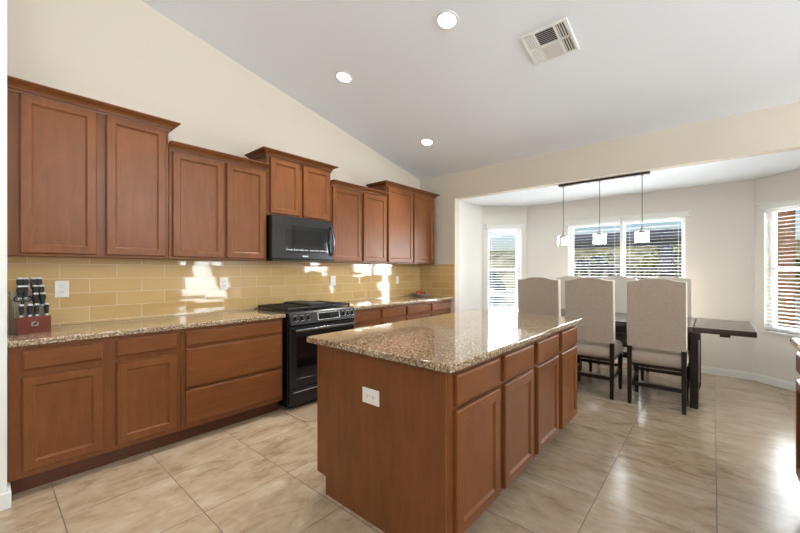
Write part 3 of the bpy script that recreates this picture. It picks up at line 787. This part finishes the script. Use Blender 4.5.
# ---------------------------------------------------------------- fruit bowl
t = obj('fruit_bowl', lathe(bm_(), [(0, .004), (.06, .004), (.062, 0), (.07, 0), (.11, .016), (.145, .040), (.147, .044), (.142, .045), (.105, .024), (.06, .012), (0, .011)], 36, (.215, 4.46, .9145)), 'bowl', smooth=50)
tag(t, 'shallow grey bowl of fruit on the granite counter in the far corner', 'bowl')
def fruit(label, x, y, r, mat, z):
    b = bm_(); lathe(b, [(0, -r * .82), (r * .45, -r * .86), (r * .85, -r * .5), (r, 0), (r * .88, r * .52), (r * .5, r * .84), (r * .15, r * .78), (0, r * .66)], 18)
    bmesh.ops.translate(b, verts=b.verts, vec=(x, y, z)); o = obj('apple', b, mat, smooth=60); tag(o, label, 'fruit', 'fruit in the bowl')
    b = bm_(); cyl(b, (x, y, z + r * .66), (x + .004, y, z + r * 1.1), .0018, seg=6); obj('stem', b, 'bark', o)
fruit('bright red fruit at the left front of the far counter bowl', .205, 4.385, .034, 'red', .967)
fruit('red fruit in the middle of the far counter bowl', .165, 4.46, .035, 'red', .967)
fruit('red fruit at the left back of the far counter bowl', .245, 4.44, .033, 'red', .964)
fruit('dark brownish fruit at the right of the far counter bowl', .215, 4.53, .030, 'dark_fruit', .962)

# ---------------------------------------------------------------- dining chairs
def make_chair():
    t = thing('dining_chair', '', 'chair', (0, 0, 0), 'upholstered chairs round the dining table')
    W = .235
    # back: camel top outline, leaning slightly
    top = lambda x: 1.212 + .030 * (1 / (1 + math.exp((abs(x) - .125) / .022)))
    pts = [(-W, .575), (W, .575)] + [(x, top(x)) for x in [W - 2 * W * i / 28 for i in range(29)]]
    b = bm_(); prism(b, pts, 1, 0, .075, .012, 3)
    for v in b.verts: v.co.y += -(v.co.z - .575) * .055
    bk = obj('backrest', b, 'cream', t, smooth=40)
    tp = lambda x: top(x) - .006
    pts = [(-W + .005, .572), (W - .005, .572)] + [(x, tp(x)) for x in [(W - .005) - 2 * (W - .005) * i / 28 for i in range(29)]]
    b = bm_(); prism(b, pts, 1, -.006, .020, .005, 2)
    for v in b.verts: v.co.y += -(v.co.z - .575) * .055
    obj('back_panel', b, 'linen', bk, smooth=40, label='taupe linen outer back panel')
    # seat cushion
    b = bm_(); box(b, -W - .004, W + .004, .01, .50, .395, .54, .055, 5)
    obj('seat', b, 'linen', t, smooth=60)
    b = bm_(); box(b, -W + .02, W - .02, .03, .48, .375, .40, .003); obj('seat_frame', b, 'espresso', t)
    for s in (-1, 1):
        b = bm_(); x = s * (W - .022)
        A = [(-.021, -.02), (.021, -.02), (.021, .025), (-.021, .025)]
        def legm(z0, z1, k0, k1, dy0, dy1, yc):
            lo = [b.verts.new((x + px * k0, yc + dy0 + py * k0, z0)) for px, py in A]
            hi = [b.verts.new((x + px * k1, yc + dy1 + py * k1, z1)) for px, py in A]
            for i in range(4): b.faces.new((lo[i], lo[(i + 1) % 4], hi[(i + 1) % 4], hi[i]))
            b.faces.new(lo); b.faces.new(hi)
        legm(0, .60, .74, 1.0, -.012, .004, .02); obj('leg', b, 'espresso', t, smooth=20)
        b = bm_(); legm(0, .40, .70, 1.0, 0, 0, .455); obj('leg', b, 'espresso', t, smooth=20)
        b = bm_(); box(b, x - .011, x + .011, .02, .455, .195, .228, .002); obj('stretcher', b, 'espresso', t)
    b = bm_(); box(b, -W + .04, W - .04, .010, .034, .185, .222, .002); obj('stretcher', b, 'espresso', t)
    b = bm_(); box(b, -W + .04, W - .04, .445, .467, .24, .275, .002); obj('stretcher', b, 'espresso', t)
    return t
ch = make_chair()
YN, YFC = 4.20, 5.66
spots = [(3.230, YN, 0, 'taupe linen high-back chair nearest the right end of the table, back to the camera'),
         (2.650, YN, 0, 'taupe linen high-back chair in the middle of the near side of the table'),
         (2.120, YN, 0, 'taupe linen high-back chair behind the island corner, leftmost on the near side'),
         (3.215, YFC, PI, 'linen high-back chair by the wide window, far side, right of the ramada post view'),
         (2.650, YFC, PI, 'linen high-back chair on the far side, glimpsed between the two nearer chairs'),
         (2.100, YFC, PI, 'linen high-back chair on the far side, leftmost below the wide window')]
for i, (x, y, r, lab) in enumerate(spots):
    if i == 0: ch.location = (x, y, 0); ch['label'] = lab
    else: dup(ch, lab, None, (x, y, 0), r)

# ---------------------------------------------------------------- dining table
TX0, TX1, TY0, TY1, TZ = 1.335, 3.937, 4.455, 5.385, .772
t = thing('dining_table', 'dark espresso wood trestle dining table with plank top in the nook', 'table', ((TX0 + TX1) / 2, (TY0 + TY1) / 2, 0))
b = bm_(); n = 6; pw = (TY1 - TY0) / n
for i in range(n): box(b, 1.745, 3.50, TY0 + i * pw + .0022, TY0 + (i + 1) * pw - .0022, TZ - .045, TZ, .003)
box(b, 1.745, 3.50, TY0 + .004, TY1 - .004, TZ - .05, TZ - .006); obj('tabletop', b, 'table_wood', t)
for a, c in ((3.504, TX1), (TX0, 1.741)):
    b = bm_()
    for i in range(n): box(b, a, c, TY0 + i * pw + .0022, TY0 + (i + 1) * pw - .0022, TZ - .045, TZ, .003)
    box(b, a + .002, c - .002, TY0 + .004, TY1 - .004, TZ - .05, TZ - .006); obj('extension_leaf', b, 'table_wood', t)
b = bm_(); box(b, 1.80, 3.46, TY0 + .06, TY0 + .085, TZ - .13, TZ - .05, .003); box(b, 1.80, 3.46, TY1 - .085, TY1 - .06, TZ - .13, TZ - .05, .003); obj('apron', b, 'espresso', t)
for s, xa, xb in ((1, 3.475, 3.54), (-1, 1.73, 1.795)):
    for yy in (TY0 - .02, TY1 - .07):
        b = bm_(); box(b, xa, xb, yy, yy + .075, 0, TZ - .052, .004); box(b, xa - .012, xb + .014, yy - .01 + .012, yy + .083, TZ - .115, TZ - .051, .004); obj('leg', b, 'espresso', t)
    y0, y1 = TY0 + .057, TY1 - .072
    arch = [(y0, .0), (y0 + .10, .0), (y0 + .12, .09)] + [(y0 + .12 + (y1 - y0 - .24) * i / 8, .09 + .035 * math.sin(PI * i / 8)) for i in range(1, 8)] + [(y1 - .12, .09), (y1 - .10, 0), (y1, 0), (y1, TZ - .06), (y0, TZ - .06)]
    b = bm_(); prism(b, arch, 0, xa + .008, xb - .008, .002); obj('end_panel', b, 'espresso', t)
b = bm_(); box(b, 3.69, 3.765, TY0 + .03, TY1 - .03, TZ - .075, TZ - .0505, .003); obj('leaf_support', b, 'espresso', t)

# ---------------------------------------------------------------- pendant light
PY = 4.83
t = thing('pendant_light', 'linear pendant with three clear glass shades hanging over the dining table', 'pendant light', (2.64, PY, ZN))
b = bm_(); box(b, 2.155, 3.118, PY - .03, PY + .03, ZN - .026, ZN - .0005, .004); obj('canopy_bar', b, 'bronze', t)
for q in (2.30, 2.50, 2.77, 2.98):
    b = bm_(); cyl(b, (q, PY - .01, ZN - .026), (q, PY - .01, ZN - .036), .006, seg=10); obj('screw', b, 'bronze', t)
for x in (2.206, 2.618, 3.044):
    b = bm_(); cyl(b, (x, PY, ZN - .026), (x, PY, 1.80), .0042, seg=8); cyl(b, (x, PY, ZN - .04), (x, PY, ZN - .026), .012, seg=12); obj('cord', b, 'cord', t)
    b = bm_(); lathe(b, [(0, 1.815), (.010, 1.812), (.013, 1.79), (.024, 1.772), (.026, 1.735), (0, 1.733)], 20, (x, PY, 0)); obj('socket', b, 'steel', t)
    b = bm_(); R = .068
    lathe(b, [(.02, 1.757), (R - .008, 1.757), (R, 1.750), (R, 1.632), (R - .008, 1.625), (R - .010, 1.630), (R - .010, 1.744), (.02, 1.748)], 32, (x, PY, 0), closed=True); obj('glass_shade', b, 'shade', t, smooth=40)
    b = bm_(); lathe(b, [(0, 1.650), (.014, 1.655), (.023, 1.675), (.020, 1.700), (.012, 1.722), (0, 1.7325)], 18, (x, PY, 0)); obj('bulb', b, 'bulb', t, smooth=60)

# ---------------------------------------------------------------- ceiling lights and vent
SL = -math.atan(K)
for x, y, lab in ((2.066, 2.388, 'round recessed ceiling light nearest the air vent, topmost in the picture'), (.814, 2.402, 'round recessed ceiling light above the microwave side of the kitchen'),
                  (.822, 3.798, 'round recessed ceiling light closest to the far corner cabinets'),
                  (.82, 1.0, 'round recessed ceiling light over the left end of the kitchen, above the picture')):
    t = thing('recessed_light', lab, 'ceiling light', (0, 0, 0), 'recessed ceiling lights')
    b = bm_(); lathe(b, [(.068, -.001), (.092, -.001), (.090, -.006), (.072, -.009), (.068, -.004)], 36, closed=True); obj('trim_ring', b, 'white', t, smooth=40)
    b = bm_(); lathe(b, [(0, -.0035), (.068, -.0035), (.067, -.001), (0, -.001)], 36); obj('lens', b, 'lens', t, smooth=40)
    t.location = (x, y, zc(y)); t.rotation_euler = (SL, 0, 0)
    l = bpy.data.lights.new('can', 'AREA'); l.shape = 'DISK'; l.size = .12; l.energy = (8 if y > 2 else 5) if x < 1 else 4; l.color = (1, .96, .90); l.spread = math.radians(85)
    o = bpy.data.objects.new('recessed_lamp', l); C.objects.link(o); o.location = (x, y, zc(y) - .02); o.rotation_euler = (SL, 0, 0)
t = thing('air_vent', 'white square ceiling air vent with louvered banks near the top edge', 'air vent', (0, 0, 0))
b = bm_(); h = .178
for a in ((-h, h, -h, -h + .022), (-h, h, h - .022, h), (-h, -h + .022, -h + .022, h - .022), (h - .022, h, -h + .022, h - .022)): box(b, a[0], a[1], a[2], a[3], -.014, -.001, .003)
box(b, -.088, -.070, -h + .022, h - .022, -.012, -.001); box(b, .070, .088, -h + .022, h - .022, -.012, -.001); box(b, -h + .022, h - .022, -.008, .008, -.012, -.001)
obj('frame', b, 'white', t)
b = bm_(); box(b, -h + .01, h - .01, -h + .01, h - .01, -.003, -.0008); obj('duct_back', b, 'grille_dark', t)
for sy in (-1, 1):
    b = bm_()
    for i in range(8):
        y = sy * (.018 + i * .0185); R = Matrix.Translation((0, y, -.0085)) @ Matrix.Rotation(math.radians(-38 * sy), 4, 'X'); box(b, -.07, .07, -.0075, .0075, -.0006, .0006, mat=R)
    obj('louver_bank', b, 'white', t, smooth=0)
    for sx in (-1, 1):
        b = bm_()
        for i in range(4):
            x = sx * (.097 + i * .0178); R = Matrix.Translation((x, sy * .082, -.0085)) @ Matrix.Rotation(math.radians(38 * sx), 4, 'Y'); box(b, -.0075, .0075, -.072, .072, -.0006, .0006, mat=R)
        obj('louver_bank', b, 'white', t, smooth=0)
t.location = (2.648, 3.0, zc(3.0)); t.rotation_euler = (SL, 0, 0)

# ---------------------------------------------------------------- counter at the right edge
base('base_cabinet', 'wood base cabinet at the right edge of the picture, facing the island', 1.9, 3.10, [(1.93, 2.48, DD), (2.53, 3.07, DD)], -1, 4.03, 4.62, None)
worktop('granite_worktop', 'pale granite worktop corner at the right edge of the picture', 3.992, 4.65, 1.88, 3.165)

# ---------------------------------------------------------------- outside
b = bm_(); box(b, -30, 40, 6.35, 60, -.4, -.12); struct('ground', b, 'patio')
b = bm_()
nx, ny = 40, 14; g = []
for j in range(ny):
    for i in range(nx):
        x = -45 + 90 * i / (nx - 1); y = 27 + 34 * j / (ny - 1)
        hgt = -.3 + 3.9 * (1 - math.exp(-j / 1.3)) + .25 * math.sin(x * .21 + j) + .2 * math.sin(x * .53 + 1.3 * j)
        g.append(b.verts.new((x, y, hgt if j else -.3)))
for j in range(ny - 1):
    for i in range(nx - 1): b.faces.new((g[j * nx + i], g[j * nx + i + 1], g[(j + 1) * nx + i + 1], g[(j + 1) * nx + i]))
struct('hillside', b, 'hill', smooth=60)
# ramada
RY = 18.0
t = thing('ramada', 'dark slate-painted ramada with flat roof seen through the wide window', 'pergola', (1.0, RY, -.12))
b = bm_(); box(b, -3.5, 2.70, RY, RY + 4, 2.74, 2.96, .02); obj('roof', b, 'ram_dark', t)
b = bm_(); box(b, -3.6, 2.76, RY - .12, RY, 2.60, 2.99, .01); obj('fascia', b, 'ram', t)
b = bm_(); box(b, -3.5, 2.66, RY + .05, RY + .35, 2.34, 2.62, .01); obj('beam', b, 'ram_dark', t)
for i in range(7):
    b = bm_(); box(b, -3.4 + i * .99, -3.28 + i * .99, RY + .36, RY + 3.9, 2.5, 2.74); obj('rafter', b, 'ram_dark', t)
for x in (-3.2, 2.0):
    b = bm_(); box(b, x, x + .41, RY + .05, RY + .46, -.12, 2.345, .01); obj('post', b, 'ram', t)
# iron fence
t = thing('iron_fence', 'black iron picket fence beyond the wide window', 'fence', (3, 14.5, -.12))
b = bm_(); box(b, -2, 5, 14.49, 14.52, 1.37, 1.41); obj('rail', b, 'fence', t)
b = bm_(); box(b, -2, 5, 14.49, 14.52, .1, .14); obj('rail', b, 'fence', t)
b = bm_()
for i in range(59): box(b, -2 + i * .12, -1.98 + i * .12, 14.495, 14.515, -.1, 1.37)
obj('pickets', b, 'fence', t)['kind'] = 'stuff'
for i in range(4):
    b = bm_(); box(b, -2 + i * 2.31, -1.94 + i * 2.31, 14.47, 14.54, -.12, 1.5); obj('fence_post', b, 'fence', t)
# shrubs and trees
def shrub(label, x, y, z, rx, rz, mat, trunk=0, cat='shrub', name='desert_shrub', nb=46):
    t = thing(name, label, cat, (x, y, z), 'shrubs in the yard')
    b = bm_(); rnd = random.Random(int(x * 131 + y * 17))
    for i in range(nb):
        a = rnd.uniform(0, 2 * PI); u = rnd.random() ** .5; hz = rnd.uniform(-.9, 1)
        p = Vector((x + rx * u * math.cos(a) * math.sqrt(max(.05, 1 - hz * hz)), y + rx * u * math.sin(a) * math.sqrt(max(.05, 1 - hz * hz)), z + trunk + rz * (1 + hz) * .5 * 1.0))
        r = rx * rnd.uniform(.10, .24)
        m_ = Matrix.Translation(p) @ Matrix.Rotation(rnd.uniform(0, 3), 4, Vector((rnd.random(), rnd.random(), .3)).normalized()) @ Matrix.Diagonal((r, r, r * .7, 1))
        bmesh.ops.create_icosphere(b, subdivisions=1, radius=1, matrix=m_)
    obj('foliage', b, mat, t, smooth=0)
    b = bm_(); cyl(b, (x, y, z - .05), (x, y, z + trunk + rz * .5), rx * .07, rx * .04, 8); obj('trunk', b, 'bark', t)
    return t
for lab, x, y, z, rx, rz, mat in (
    ('olive green desert bush left of the ramada post, beyond the fence', -1.2, 24.5, -.15, 1.6, 2.3, 'leaf'),
    ('dark bluish bush behind the fence in the left half of the wide window', 0, 16.3, -.15, 1.0, 2.0, 'leaf_dark'),
    ('yellowish bush behind the fence right of the window mullion', 1.6, 27, -.15, 2.2, 2.6, 'leaf'),
    ('olive bush right of the blue ramada post beyond the fence', 5.3, 22, -.15, 1.4, 2.2, 'leaf'),
    ('small olive bush low behind the fence under the ramada', -5.2, 27, -.15, 1.6, 2.0, 'leaf')):
    shrub(lab, x, y, z, rx, rz, mat)
shrub('dark hedge bush beyond the pool, seen through the narrow left window', -9.0, 22.5, -.15, 2.2, 1.55, 'leaf_dark')
b = bm_(); box(b, -10, -2.3, 12, 17.6, -.13, -.06); tag(obj('pool', b, 'water'), 'pale teal pool water seen low through the narrow left window', 'pool')
shrub('dark bush by the pool outside the right edge window', 7.8, 17, -.15, 1.2, 2.0, 'leaf_dark')
# pool and pillar
b = bm_(); box(b, 4.5, 16, 9.5, 13.2, -.13, -.06); tag(obj('pool', b, 'water'), 'strip of blue pool water outside the right edge window', 'pool')
t = thing('brick_pillar', 'reddish brown brick pillar outside the window at the right edge', 'pillar', (4.46, 7.9, -.12))
b = bm_(); box(b, 4.37, 4.55, 7.75, 8.05, -.12, 2.75, .005); obj('shaft', b, 'brick', t)
b = bm_(); box(b, 4.33, 4.59, 7.71, 8.09, -.12, .12, .01); obj('pillar_base', b, 'patio', t)
